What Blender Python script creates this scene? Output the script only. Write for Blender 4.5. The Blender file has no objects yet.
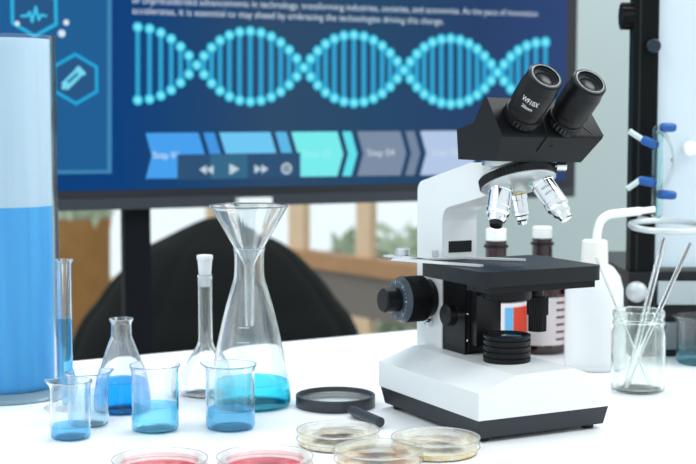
import bpy, bmesh, math, random
from mathutils import Vector, Matrix
random.seed(7)
PI = math.pi
sc = bpy.context.scene
COL = sc.collection
TT = 0.75                      # table top height
# ------------------------------------------------------------------ camera
F = 1375.0; CH = 0.29; PIT = math.atan(114/1375.0)
cd = bpy.data.cameras.new('camera'); cam = bpy.data.objects.new('camera', cd); COL.objects.link(cam)
cam.location = (0, 0, TT+CH); cam.rotation_euler = (PI/2-PIT, 0, 0)
cd.sensor_width = 36; cd.lens = F/696*36; cd.clip_start = .05
cd.dof.use_dof = True; cd.dof.focus_distance = 1.255; cd.dof.aperture_fstop = cd.lens/1000/.0088
sc.camera = cam
cP, sP = math.cos(PIT), math.sin(PIT)
def ray(px, py):
    x = (px-348)/F; y = -(py-232)/F
    return Vector((x, cP+sP*y, -sP+cP*y))
def G(px, py, z=0.0):          # point on the table plane (z above table top)
    r = ray(px, py); t = (z-CH)/r.z
    return Vector((r.x*t, r.y*t, TT+z))
def at(px, py, Y):
    r = ray(px, py); t = Y/r.y
    return Vector((r.x*t, Y, TT+CH+r.z*t))
# ------------------------------------------------------------------ materials
def lin(c):
    return tuple(((v/255)/12.92 if v/255 <= .04045 else ((v/255+.055)/1.055)**2.4) for v in c)
MATS = {}
def pm(name, rgb, rough=.5, metal=0, trans=0, ior=1.45, spec=.5, coat=0, emis=0, bump=0, bscale=200, srgb=True, var=0):
    m = bpy.data.materials.new(name); m.use_nodes = True
    nt = m.node_tree; b = nt.nodes['Principled BSDF']
    c = lin(rgb) if srgb else rgb
    b.inputs['Base Color'].default_value = (*c, 1)
    b.inputs['Roughness'].default_value = rough
    b.inputs['Metallic'].default_value = metal
    b.inputs['Transmission Weight'].default_value = trans
    b.inputs['IOR'].default_value = ior
    b.inputs['Specular IOR Level'].default_value = spec
    b.inputs['Coat Weight'].default_value = coat
    if emis:
        b.inputs['Emission Color'].default_value = (*c, 1)
        b.inputs['Emission Strength'].default_value = emis
        b.inputs['Base Color'].default_value = (.004, .004, .005, 1)
    if bump or var:
        tc = nt.nodes.new('ShaderNodeTexCoord'); n = nt.nodes.new('ShaderNodeTexNoise')
        n.inputs['Scale'].default_value = bscale; n.inputs['Detail'].default_value = 3
        nt.links.new(tc.outputs['Object'], n.inputs['Vector'])
        if bump:
            bp = nt.nodes.new('ShaderNodeBump'); bp.inputs['Strength'].default_value = bump; bp.inputs['Distance'].default_value = .001
            nt.links.new(n.outputs['Fac'], bp.inputs['Height']); nt.links.new(bp.outputs['Normal'], b.inputs['Normal'])
        if var:
            mx = nt.nodes.new('ShaderNodeMix'); mx.data_type = 'RGBA'
            mx.inputs[6].default_value = (*[v*(1-var) for v in c], 1); mx.inputs[7].default_value = (*[min(1, v*(1+var)) for v in c], 1)
            nt.links.new(n.outputs['Fac'], mx.inputs[0]); nt.links.new(mx.outputs[2], b.inputs['Base Color'])
    MATS[name] = m
    return m
def em(name, rgb, s=1.0):      # lit pixels of the television picture
    m = pm('lit_'+name, rgb, rough=.2, spec=.04, emis=s)
    return m
WHITE = pm('white_enamel', (228, 232, 233), .32, bump=.05, bscale=600)
BLACK = pm('black_plastic', (15, 17, 19), .42, spec=.25, bump=.12, bscale=900)
SKIRT = pm('charcoal_skirt', (36, 41, 47), .5, bump=.1, bscale=700)
SATIN = pm('satin_black', (14, 15, 18), .38, spec=.35)
RUBBER = pm('rubber', (18, 18, 20), .7)
CHROME = pm('chrome', (228, 230, 232), .14, metal=1)
ALU = pm('brushed_aluminium', (205, 210, 212), .35, metal=1)
DISC = pm('grey_disc', (196, 202, 204), .35, metal=.6)
GLASS = pm('clear_glass', (250, 253, 254), 0, trans=1, ior=1.47)
THIN = pm('thin_clear_plastic', (252, 253, 252), .02, trans=1, ior=1.3)
WRITE = pm('white_print', (235, 238, 240), .5)
TABLE = pm('white_table_laminate', (243, 245, 247), .3, var=.01, bscale=3)
WPLAST = pm('white_plastic', (240, 242, 240), .4)
WALL = pm('pale_grey_green_wall', (178, 192, 191), .8, bump=.05, bscale=80)
WOOD = pm('warm_wood', (238, 206, 168), .55, var=.1, bscale=14)
RAILM = pm('brown_wood', (188, 142, 100), .55, var=.15, bscale=14)
GREY = pm('grey_wall_panel', (130, 122, 114), .7, var=.06, bscale=6)
FLOORM = pm('grey_floor', (176, 176, 172), .5, var=.08, bscale=5)
FABRIC = pm('black_fabric', (22, 25, 24), .9, spec=.15, bump=.4, bscale=300)
STANDM = pm('stand_black', (15, 19, 24), .6, spec=.15)
TVBLK = pm('tv_bezel', (34, 36, 42), .35)
TVBAR = pm('tv_lower_bar', (46, 52, 60), .45)
POSTM = pm('black_post', (8, 11, 12), .5, spec=.15)
PANEL = pm('pale_panel', (206, 220, 228), .4)
BLUEP = pm('blue_rubber', (18, 84, 158), .45)
AMBER = pm('amber_glass', (44, 18, 16), .08, coat=.5)
TAN = pm('tan_tub', (150, 108, 58), .7, var=.2, bscale=20)
GREEN = pm('leaf_green', (186, 198, 172), .7, var=.25, bscale=9)
FROST = pm('ground_glass', (244, 246, 247), .45, trans=.35)
def liquid(name, rgb):
    return pm(name, rgb, 0.0, trans=1, ior=1.335)
LCY = liquid('cyan_liquid', (150, 226, 250))
LSKY = liquid('sky_liquid', (140, 216, 252))
LPALE = liquid('pale_aqua_liquid', (212, 244, 250))
LDEEP = liquid('deep_blue_liquid', (40, 150, 244))
LTURQ = liquid('turquoise_liquid', (80, 216, 236))
LTEAL = liquid('teal_liquid', (140, 216, 230))
LBLUE = liquid('blue_liquid', (90, 184, 240))
# milky cylinder wall and the blue fluid in it: mixes of translucent, diffuse and transparent
def hazed(name, rgb, ior, clear, haze, hazergb, rough=0.0):
    # refracting glass, part of the light passing straight through, and a faint cloudiness
    m = bpy.data.materials.new(name); m.use_nodes = True; nt = m.node_tree; nt.nodes.clear()
    o = nt.nodes.new('ShaderNodeOutputMaterial'); g = nt.nodes.new('ShaderNodeBsdfGlass'); g.inputs['Color'].default_value = (*lin(rgb), 1); g.inputs['IOR'].default_value = ior; g.inputs['Roughness'].default_value = rough
    p = nt.nodes.new('ShaderNodeBsdfTransparent'); p.inputs[0].default_value = (*lin(rgb), 1)
    d = nt.nodes.new('ShaderNodeBsdfDiffuse'); d.inputs[0].default_value = (*lin(hazergb), 1); t = nt.nodes.new('ShaderNodeBsdfTranslucent'); t.inputs[0].default_value = (*lin(hazergb), 1)
    a = nt.nodes.new('ShaderNodeMixShader'); a.inputs[0].default_value = .5; b = nt.nodes.new('ShaderNodeMixShader'); b.inputs[0].default_value = haze; c = nt.nodes.new('ShaderNodeMixShader'); c.inputs[0].default_value = clear
    L = nt.links.new; L(d.outputs[0], a.inputs[1]); L(t.outputs[0], a.inputs[2]); L(g.outputs[0], c.inputs[1]); L(p.outputs[0], c.inputs[2]); L(c.outputs[0], b.inputs[1]); L(a.outputs[0], b.inputs[2]); L(b.outputs[0], o.inputs[0])
    MATS[name] = m
    return m
GLASS = hazed('clear_glass_hazed', (254, 255, 255), 1.45, .09, .001, (250, 252, 253))
JARG = hazed('jar_glass', (253, 255, 254), 1.45, .12, .001, (244, 250, 248))
THIN = hazed('thin_clear_plastic_hazed', (254, 254, 253), 1.3, .7, .006, (250, 250, 248))
def liquid(name, rgb, haze=.004):
    tint = tuple(255*((v/255)**.32) for v in rgb)
    return hazed(name+'_cloudy', tint, 1.335, .85, haze, tuple(255*((v/255)**.62) for v in rgb))
LCY = liquid('cyan_liquid', (104, 214, 255))
LSKY = liquid('sky_liquid', (96, 198, 255))
LPALE = liquid('pale_aqua_liquid', (190, 236, 255))
LDEEP = liquid('deep_blue_liquid', (4, 132, 236))
LTURQ = liquid('turquoise_liquid', (30, 208, 244))
LTEAL = liquid('teal_liquid', (110, 206, 226))
LBLUE = liquid('blue_liquid', (80, 190, 246))
# milky cylinder wall and the blue fluid in it
def milky(name, diff, tint, wt, wd, fi=1.3, streak=None):
    m = bpy.data.materials.new(name); m.use_nodes = True; nt = m.node_tree; nt.nodes.clear()
    o = nt.nodes.new('ShaderNodeOutputMaterial')
    d = nt.nodes.new('ShaderNodeBsdfDiffuse'); d.inputs[0].default_value = (*lin(diff), 1)
    t = nt.nodes.new('ShaderNodeBsdfTranslucent'); t.inputs[0].default_value = (*lin(diff), 1)
    p = nt.nodes.new('ShaderNodeBsdfTransparent'); p.inputs[0].default_value = (*lin(tint), 1)
    g = nt.nodes.new('ShaderNodeBsdfGlossy'); g.inputs['Roughness'].default_value = .12
    f = nt.nodes.new('ShaderNodeFresnel'); f.inputs[0].default_value = fi
    if streak:
        tc = nt.nodes.new('ShaderNodeTexCoord'); mp = nt.nodes.new('ShaderNodeMapping'); mp.inputs['Scale'].default_value = (90, 90, 3); n = nt.nodes.new('ShaderNodeTexNoise'); n.inputs['Scale'].default_value = 1; mx = nt.nodes.new('ShaderNodeMix'); mx.data_type = 'RGBA'
        mx.inputs[6].default_value = (*lin(diff), 1); mx.inputs[7].default_value = (*lin(streak), 1)
        nt.links.new(tc.outputs['Object'], mp.inputs[0]); nt.links.new(mp.outputs[0], n.inputs['Vector']); nt.links.new(n.outputs['Fac'], mx.inputs[0])
        for q in (d, t): nt.links.new(mx.outputs[2], q.inputs[0])
    a = nt.nodes.new('ShaderNodeMixShader'); a.inputs[0].default_value = wd
    b = nt.nodes.new('ShaderNodeMixShader'); b.inputs[0].default_value = wt
    c = nt.nodes.new('ShaderNodeMixShader')
    L = nt.links.new
    L(t.outputs[0], a.inputs[1]); L(d.outputs[0], a.inputs[2])
    L(a.outputs[0], b.inputs[1]); L(p.outputs[0], b.inputs[2])
    L(f.outputs[0], c.inputs[0]); L(b.outputs[0], c.inputs[1]); L(g.outputs[0], c.inputs[2]); L(c.outputs[0], o.inputs[0])
    MATS[name] = m
    return m
MILK = milky('milky_plastic', (240, 248, 252), (252, 254, 255), .95, .6, 1.08)
GLARE = milky('painted_glare', (190, 216, 232), (245, 250, 255), .10, .85, 1.1, (226, 238, 244))  # glare on the clear upper tube, painted as a whitish coat
MILKBLUE = milky('milky_blue_fluid', (26, 148, 222), (90, 190, 245), .04, .93, 1.1, (86, 190, 240))
FOOTM = milky('pale_blue_foot', (196, 228, 242), (225, 242, 250), .4, .5)
# ------------------------------------------------------------------ geometry helpers
def link(name, bm, mat, parent=None, loc=(0, 0, 0), angle=35, smooth=True):
    me = bpy.data.meshes.new(name)
    bmesh.ops.recalc_face_normals(bm, faces=bm.faces)
    bm.to_mesh(me); bm.free()
    for m in (mat if isinstance(mat, (list, tuple)) else [mat]): me.materials.append(m)
    if smooth:
        me.shade_smooth(); me.set_sharp_from_angle(angle=math.radians(angle))
    o = bpy.data.objects.new(name, me); COL.objects.link(o)
    o.location = loc
    if parent: o.parent = parent
    return o
def tag(o, label, cat, group=None):
    o['label'] = label; o['category'] = cat
    if group: o['group'] = group
    return o
def thing(name, label, cat, loc, rz=0, group=None):
    o = bpy.data.objects.new(name, None); COL.objects.link(o); o.empty_display_size = .02
    o.location = loc; o.rotation_euler = (0, 0, rz)
    return tag(o, label, cat, group)
def struct(o):
    o['kind'] = 'structure'; return o
def copy_tree(o, parent=None):
    c = o.copy(); COL.objects.link(c)
    if parent: c.parent = parent
    for ch in list(o.children): copy_tree(ch, c)
    return c
def NB(): return bmesh.new()
def add_lathe(bm, prof, n=48, M=None, closed=False, fn=None):
    rings = []
    for r, z in prof:
        if r < 1e-6: ring = [bm.verts.new((0, 0, z))]
        else: ring = [bm.verts.new((r*math.cos(2*PI*k/n), r*math.sin(2*PI*k/n), z)) for k in range(n)]
        rings.append(ring)
    pairs = list(zip(rings, rings[1:]))
    if closed: pairs.append((rings[-1], rings[0]))
    for a, b in pairs:
        if len(a) == 1 and len(b) == 1: continue
        for k in range(n):
            j = (k+1) % n
            if len(a) == 1: bm.faces.new((a[0], b[j], b[k]))
            elif len(b) == 1: bm.faces.new((a[k], a[j], b[0]))
            else: bm.faces.new((a[k], a[j], b[j], b[k]))
    vs = [v for R in rings for v in R]
    if fn:
        for v in vs: v.co = fn(v.co)
    if M is not None:
        for v in vs: v.co = M @ v.co
    return vs
def cyl_prof(r, z0, z1, b=.0006):
    return [(0, z0), (r-b, z0), (r, z0+b), (r, z1-b), (r-b, z1), (0, z1)]
def add_cyl(bm, r, z0, z1, n=40, M=None, b=.0006): return add_lathe(bm, cyl_prof(r, z0, z1, b), n, M)
def frame(p, d, up=None):      # matrix with local z along d at p
    d = Vector(d).normalized(); q = d.to_track_quat('Z', 'Y')
    return Matrix.Translation(p) @ q.to_matrix().to_4x4()
def bevel(bm, w, seg=2, ang=25):
    es = [e for e in bm.edges if len(e.link_faces) == 2 and e.calc_face_angle(0) > math.radians(ang)]
    bmesh.ops.bevel(bm, geom=es, offset=w, segments=seg, profile=.5, affect='EDGES', clamp_overlap=True)
def add_box(bm, lo, hi, M=None):
    x0, y0, z0 = lo; x1, y1, z1 = hi
    v = [bm.verts.new(c) for c in ((x0,y0,z0),(x1,y0,z0),(x1,y1,z0),(x0,y1,z0),(x0,y0,z1),(x1,y0,z1),(x1,y1,z1),(x0,y1,z1))]
    for f in ((3,2,1,0),(4,5,6,7),(0,1,5,4),(1,2,6,5),(2,3,7,6),(3,0,4,7)): bm.faces.new([v[i] for i in f])
    if M is not None:
        for q in v: q.co = M @ q.co
    return v
def box(name, lo, hi, mat, parent=None, bv=0, M=None, seg=2):
    bm = NB(); add_box(bm, lo, hi, M)
    if bv: bevel(bm, bv, seg)
    return link(name, bm, mat, parent)
def add_prism(bm, pts, a, b, mk):   # polygon pts in 2-D, swept from a to b; mk(p, q, s) -> 3-D
    A = [bm.verts.new(mk(p, q, a)) for p, q in pts]; B = [bm.verts.new(mk(p, q, b)) for p, q in pts]
    bm.faces.new(A[::-1]); bm.faces.new(B); n = len(pts)
    for i in range(n): bm.faces.new((A[i], A[(i+1) % n], B[(i+1) % n], B[i]))
def add_tube(bm, pts, r, n=12, caps=True, r_in=None):
    pts = [Vector(p) for p in pts]; rs = r if isinstance(r, (list, tuple)) else [r]*len(pts)
    def sweep(radii):
        rings = []; prev = None
        for i, p in enumerate(pts):
            d = (pts[min(i+1, len(pts)-1)]-pts[max(i-1, 0)]).normalized()
            if prev is None: x = d.orthogonal().normalized()
            else: x = (prev-d*prev.dot(d)).normalized()
            prev = x; y = d.cross(x)
            rings.append([bm.verts.new(p+(x*math.cos(2*PI*k/n)+y*math.sin(2*PI*k/n))*radii[i]) for k in range(n)])
        for a, b in zip(rings, rings[1:]):
            for k in range(n): bm.faces.new((a[k], a[(k+1) % n], b[(k+1) % n], b[k]))
        return rings
    R = sweep(rs)
    if r_in is not None:
        R2 = sweep([r_in]*len(pts))
        for a, b in ((R[0], R2[0]), (R[-1], R2[-1])):
            for k in range(n): bm.faces.new((a[k], a[(k+1) % n], b[(k+1) % n], b[k]))
    elif caps:
        bm.faces.new(R[0][::-1]); bm.faces.new(R[-1])
def bez(pts, n=10):             # smooth polyline (Catmull-Rom)
    P = [Vector(p) for p in pts]; P = [2*P[0]-P[1]]+P+[2*P[-1]-P[-2]]; out = []
    for i in range(1, len(P)-2):
        for k in range(n):
            t = k/n
            out.append(.5*((2*P[i])+(-P[i-1]+P[i+1])*t+(2*P[i-1]-5*P[i]+4*P[i+1]-P[i+2])*t*t+(-P[i-1]+3*P[i]-3*P[i+1]+P[i+2])*t**3))
    out.append(P[-2]); return out
def text_mesh(body, size=1.0):
    cu = bpy.data.curves.new('t', 'FONT'); cu.body = body; cu.size = size; cu.align_x = 'CENTER'; cu.align_y = 'CENTER'; cu.resolution_u = 3
    o = bpy.data.objects.new('t', cu); COL.objects.link(o)
    dg = bpy.context.evaluated_depsgraph_get(); me = bpy.data.meshes.new_from_object(o.evaluated_get(dg))
    bpy.data.objects.remove(o); bpy.data.curves.remove(cu)
    return me
def add_text(bm, body, fit_w, mk, size=None):   # text scaled to width fit_w, mapped through mk(x, y)
    me = text_mesh(body); xs = [v.co.x for v in me.vertices]; ys = [v.co.y for v in me.vertices]
    w = max(xs)-min(xs); s = fit_w/w; cx = (max(xs)+min(xs))/2; cy = (max(ys)+min(ys))/2
    sy = s if size is None else size/(max(ys)-min(ys))
    vs = [bm.verts.new(mk((v.co.x-cx)*s, (v.co.y-cy)*sy)) for v in me.vertices]
    for p in me.polygons:
        try: bm.faces.new([vs[i] for i in p.vertices])
        except ValueError: pass
    bpy.data.meshes.remove(me)
# ------------------------------------------------------------------ glassware helpers
def inner(outer, th, zb=None):
    zb = zb or .02
    return [(max(r-th, 0) if r > 1e-6 else 0, z+th*(1-min(1, z/zb))) for r, z in outer]
def glass_shell(outer, th, n=56, spout=None, H=None):
    inn = inner(outer, th)
    top_o, top_i = outer[-1], inn[-1]
    mid = [((top_o[0]*.72+top_i[0]*.28), top_o[1]+th*.4), ((top_o[0]*.28+top_i[0]*.72), top_o[1]+th*.4)]
    bm = NB()
    fn = None
    if spout is not None:
        def fn(c):
            k = max(0, (c.z-(H-.009))/.009)
            if k <= 0: return c
            a = math.atan2(c.y, c.x)-spout; a = (a+PI) % (2*PI)-PI
            g = math.exp(-(a/.3)**2)*k*k
            s = 1+.16*g
            return Vector((c.x*s, c.y*s, c.z+.001*g))
    add_lathe(bm, outer+mid+inn[::-1], n, fn=fn)
    return bm
def fill(outer, th, level, eps=.0003):
    inn = inner(outer, th); pts = []
    for (r0, z0), (r1, z1) in zip(inn, inn[1:]):
        pts.append((r0+(eps if r0 > 0 else 0), z0-(eps if z0 < .004 else 0)))
        if z1 >= level:
            t = (level-z0)/(z1-z0); r = r0+(r1-r0)*t
            pts += [(r+eps, level), (r-.0014, level-.0009), (0, level-.0009)]
            break
    bm = NB(); add_lathe(bm, pts, 56)
    return bm
def beaker_prof(R, H):
    return [(0, 0), (R-.004, 0), (R-.0012, .0012), (R, .004), (R, .02), (R, H*.6), (R, H-.006), (R+.0004, H-.003), (R+.0016, H-.0012), (R+.0020, H)]
GROUPB = 'glass beakers of blue liquid on the table'
def beaker(label, p, R, H, level, mat, spout, marks=False):
    t = thing('beaker', label, 'beaker', p, 0, GROUPB)
    pr = beaker_prof(R, H)
    link('glass_wall', glass_shell(pr, .0013, spout=spout, H=H), GLASS, t)
    link('liquid', fill(pr, .0013, level), mat, t)
    return t
# =================================================================== SETTING
RU = math.radians(27.3)        # the table and the microscope are turned like this
fdir = Vector((math.cos(RU-PI/2), math.sin(RU-PI/2), 0)); rdir = Vector((math.cos(RU), math.sin(RU), 0))
box('floor', (-4, -1.0, -.05), (4, 9, 0), FLOORM)
struct(bpy.data.objects['floor'])
# table
e0 = G(75, 361); te = Vector((e0.x, e0.y, 0)); tdir = (G(420, 329.5)-e0).normalized(); tang = math.atan2(tdir.y, tdir.x)
tb = thing('table', 'white laminate table carrying the microscope and the glassware', 'table', (e0.x, e0.y, 0), tang)
box('tabletop', (-.55, -.95, TT-.03), (1.35, 0, TT), TABLE, tb, .004)
for x in (-.5, 1.3):
    for y in (-.9, -.05): box('leg', (x-.025, y-.025, 0), (x+.025, y+.025, TT-.03), WPLAST, tb, .003)
# pale wall to the right of the television
w = at(470, 118, 3.3); box('wall_right', (w.x-.02, 3.3, 0), (1.9, 3.4, 2.6), WALL); struct(bpy.data.objects['wall_right'])
# window wall running away on the left of it, wood framed
WT = -1.25
def wplane(px, py, off=0):
    # plane through px 348 at depth 4.6, slanting nearer to the right
    r = ray(px, py); Y0 = 4.6
    t = Y0/(r.y-WT*r.x)
    return Vector((r.x*t, r.y*t, TT+CH+r.z*t))
wang = math.atan(WT)
wo = wplane(348, 118); wo.z = 0
wx = Vector((math.cos(wang), math.sin(wang), 0))
def wl(px, py):
    p = wplane(px, py)-wo; return (p.dot(wx), p.z)
GLZ = pm('window_glass', (252, 254, 254), 0, trans=1, ior=1.03)
win = bpy.data.objects.new('window_1', None); COL.objects.link(win); win.location = wo; win.rotation_euler = (0, 0, wang); struct(win)
zr = wl(355, 257)[1]; xr = wl(470, 118)[0]; xl = wl(236, 118)[0]
box('rail', (xl, -.02, zr-.055), (xr, .05, zr), RAILM, win, .005)
box('top_rail', (xl, -.03, 2.3), (xr, .06, 2.4), WOOD, win, .005)
for pxa, pxb in ((288, 303), (356, 370), (440, 470)):
    box('post', (wl(pxa, 118)[0], 0, zr), (wl(pxb, 118)[0], .03, 2.3), WOOD, win, .004)
box('pane', (xl, .012, zr), (xr, .016, 2.3), GLZ, win)
box('lower_pane', (xl, .012, .08), (xr, .016, zr-.20), GLZ, win)
for pxa, pxb in ((300, 308), (347, 369), (440, 470)):
    box('post', (wl(pxa, 118)[0], 0, .0), (wl(pxb, 118)[0], .03, zr-.20), WOOD, win, .004)
box('wall_window', (xl, 0, zr-.20), (xr, .04, zr-.055), GREY); ww = bpy.data.objects['wall_window']; ww.location = wo; ww.rotation_euler = (0, 0, wang); struct(ww)
# back windows at the far left
win2 = bpy.data.objects.new('window_2', None); COL.objects.link(win2); win2.location = (0, 6.2, 0); struct(win2)
for x in (-1.75, -1.2, -.6): box('post', (x-.04, -.03, .3), (x+.04, .05, 2.5), WOOD, win2, .004)
box('sill', (-3, -.06, .25), (-.3, .05, .32), WOOD, win2, .004)
box('pane', (-3, .005, .32), (-.3, .009, 2.5), GLZ, win2)
box('wall_back', (-3, 6.2, 0), (-.3, 6.28, .25), GREY); struct(bpy.data.objects['wall_back'])
# garden outside
def shrub(px, Y, z, r, label):
    p = at(px, 118, Y); bm = NB()
    rnd = random.Random(px)
    for k in range(420):
        d = Vector((rnd.gauss(0, 1), rnd.gauss(0, 1), rnd.gauss(0, 1))).normalized()*r*rnd.uniform(.6, 1)
        d.z *= z/r*.5
        c = d+Vector((0, 0, z*.5)); q = rnd.uniform(.05, .09)
        u = Vector((rnd.gauss(0, 1), rnd.gauss(0, 1), rnd.gauss(0, 1))).normalized()*q; v = u.orthogonal().normalized()*q*.5
        bm.faces.new([bm.verts.new(c+s) for s in (u, v, -u, -v)])
    t = thing('shrub', label, 'shrub', (p.x, Y, 0))
    link('foliage', bm, GREEN, t, smooth=False)
    bm = NB(); add_cyl(bm, .03, 0, z*.5); link('stem', bm, WOOD, t)
shrub(405, 5.6, .62, .42, 'low green shrub outside the wood framed windows beside the microscope')
#shrub(100, 7.2, 1.0, .4, 'green shrub outside the far left window above the tan tub')
# =================================================================== TELEVISION
TPSI = math.atan(.451); TY0 = 2.4
def tvp(px, py):
    r = ray(px, py); t = TY0/(r.y-.451*r.x); p = Vector((r.x*t, r.y*t, TT+CH+r.z*t))
    return p
to = tvp(250, 118); tx = Vector((math.cos(TPSI), math.sin(TPSI), 0))
def T(px, py):
    p = tvp(px, py)-to; return (p.dot(tx), p.z+to.z)
tv = thing('television', 'television', 'television', (to.x, to.y, 0), TPSI)
tv['label'] = 'large black television showing a blue DNA helix slide behind the table'
xR = T(576.5, 118)[0]; zB = T(348, 202.8)[1]; xS = T(565.5, 118)[0]; zS = T(260, 187)[1]
xL = xR-1.36; zTop = zB+.80
bm = NB(); add_box(bm, (xL, .002, zB), (xR, .05, zTop)); bevel(bm, .004); link('housing', bm, TVBLK, tv)
bm = NB(); add_box(bm, (xL, -.012, zB), (xR-.012, .003, T(260, 194.5)[1])); bevel(bm, .004); link('lower_bar', bm, TVBAR, tv)
bm = NB(); zb2 = T(248, 197)[1]; a = T(233, 197)[0]; b = T(266, 197)[0]
add_box(bm, (a, -.03, T(250, 203.5)[1]), (b, -.011, zb2)); bevel(bm, .003); link('sensor_bar', bm, WPLAST, tv)
# screen: a lit panel from deep blue to navy; the slate middle paints the room's reflection
m = bpy.data.materials.new('lit_picture_and_reflection'); m.use_nodes = True; nt = m.node_tree; b = nt.nodes['Principled BSDF']
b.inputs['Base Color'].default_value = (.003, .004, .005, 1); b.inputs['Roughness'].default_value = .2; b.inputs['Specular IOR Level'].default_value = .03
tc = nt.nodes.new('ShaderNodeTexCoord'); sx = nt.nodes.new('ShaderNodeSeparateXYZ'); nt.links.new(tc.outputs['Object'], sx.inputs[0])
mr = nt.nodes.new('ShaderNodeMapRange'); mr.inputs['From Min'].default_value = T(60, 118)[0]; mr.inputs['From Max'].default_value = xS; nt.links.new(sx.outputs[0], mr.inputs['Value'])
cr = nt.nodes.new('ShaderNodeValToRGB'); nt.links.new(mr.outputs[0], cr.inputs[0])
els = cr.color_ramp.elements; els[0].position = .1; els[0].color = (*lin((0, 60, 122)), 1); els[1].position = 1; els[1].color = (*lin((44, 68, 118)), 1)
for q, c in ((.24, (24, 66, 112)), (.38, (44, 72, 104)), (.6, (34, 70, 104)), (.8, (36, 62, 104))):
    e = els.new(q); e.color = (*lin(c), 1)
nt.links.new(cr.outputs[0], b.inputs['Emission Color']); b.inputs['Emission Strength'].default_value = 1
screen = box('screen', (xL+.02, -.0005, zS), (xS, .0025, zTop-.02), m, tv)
SY = -.0012
def flat(name, polys, mat, y=SY):  # lit shapes on the screen; polygons in pixel coordinates of the picture wall
    bm = NB()
    for poly in polys: bm.faces.new([bm.verts.new((X, y, Z)) for X, Z in poly])
    o = link(name, bm, mat, screen, smooth=False); return o
def TP(*pts): return [T(*p) for p in pts]
# side panel with two hexagon icons
flat('side_panel', [TP((-40, -60), (110, -60), (110, 171), (-40, 172.5))], em('panel', (26, 92, 146)), SY)
flat('panel_border', [TP((107, -60), (111.5, -60), (111.5, 173.5), (107, 173.5)), TP((-40, 171), (107, 170), (107, 173.5), (-40, 175))], em('border', (60, 132, 178)), SY-.0003)
def hexring(px, py, r, w):
    cx, cz = T(px, py); s = T(px+10, py)[0]-T(px, py)[0]; s /= 10; out = []
    P = lambda k, q: (cx+q*s*math.sin(k*PI/3), cz+q*s*math.cos(k*PI/3))
    for k in range(6): out.append([P(k, r), P(k+1, r), P(k+1, r-w), P(k, r-w)])
    return out
CY = em('cyan', (62, 196, 236)); CYB = em('bright_cyan', (150, 238, 250))
flat('hexagon_icon', hexring(34, 11, 27, 4), em('hexcyan', (40, 178, 226)), SY-.0004)
flat('hexagon_icon', hexring(75.5, 79, 26, 3.6), em('hexcyan2', (30, 170, 222)), SY-.0004)
flat('hexagon_fill', [[(p[0][0], p[0][1]) for p in hexring(75.5, 79, 22.5, 2)], [(p[0][0], p[0][1]) for p in hexring(34, 11, 23.5, 2)]], em('hexfill', (34, 84, 132)), SY-.0003)
def stroke(pts, w):
    out = []; s = T(101, 60)[0]-T(100, 60)[0]
    P = [T(*p) for p in pts]
    for (x0, z0), (x1, z1) in zip(P, P[1:]):
        l = math.hypot(x1-x0, z1-z0) or 1; nx, nz = -(z1-z0)/l*w*s/2, (x1-x0)/l*w*s/2; ex, ez = (x1-x0)/l*w*s*.3, (z1-z0)/l*w*s*.3
        out.append([(x0-ex+nx, z0-ez+nz), (x1+ex+nx, z1+ez+nz), (x1+ex-nx, z1+ez-nz), (x0-ex-nx, z0-ez-nz)])
    return out
flat('pulse_icon', stroke([(21, 16), (27, 16), (29.5, 12), (32, 22), (35.5, 7), (38.5, 20), (41, 15), (46, 16)], 2.4), CY, SY-.0005)
flat('syringe_icon', stroke([(63, 88), (67, 84)], 4)+stroke([(66, 85), (80, 71)], 9)+stroke([(77, 68), (84, 74)], 3.4)+stroke([(80, 71), (78.5, 69)], 3), em('syringe', (120, 218, 240)), SY-.0005)
flat('syringe_detail', stroke([(68, 82), (77, 74)], 3.2), em('syrin', (44, 130, 176)), SY-.0007)
def disc(px, py, r, n=14):
    cx, cz = T(px, py); s = abs(T(px+.5, py)[0]-T(px-.5, py)[0]); s2 = abs(T(px, py-.5)[1]-T(px, py+.5)[1]); s = (s+s2)/2
    return [(cx+r*s*math.cos(2*PI*k/n), cz+r*s*math.sin(2*PI*k/n)) for k in range(n)]
em('dots', (214, 232, 246))
for q in ((17, 23.5, 2.6), (66, 22.5, 3), (61.5, 33.5, 3.8)): flat('dot_graphic', [disc(*q)], MATS['lit_dots'], SY-.0006)
# helix: paired beads joined by rungs, nodes at these pixels
nodes = [78.5, 196.5, 303.5, 403.5, 497, 593]
dots = []; rungs = []; core = []
def ctr(px): return 60.9+(px-78)*.0245+1.3
for k in range(5):
    a, b = nodes[k], nodes[k+1]; n = 12
    for i in range(n+1):
        if i == n and k < 4: continue
        t = i/n; px = a+(b-a)*(t-.033*math.sin(2*PI*t)); 
        if px < 134 or px > 548: continue
        A = (36.5-(px-137)*.0126)
        h = A*abs(math.sin(PI*t))
        c = ctr(px)
        for s in ((1, -1) if h > 1 else (1,)):
            dots.append(disc(px, c+s*h, 5.3)); core.append(disc(px, c+s*h, 3.0))
        if h > 6: rungs.append(TP((px-2.4, c-h), (px+2.4, c-h), (px+2.4, c+h), (px-2.4, c+h)))
flat('helix_rung', rungs, em('rung', (44, 160, 206)), SY-.0003)
flat('helix_bead', dots, em('bead', (58, 196, 230)), SY-.0006)
flat('helix_bead_core', core, em('beadcore', (128, 236, 248)), SY-.0009)
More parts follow.
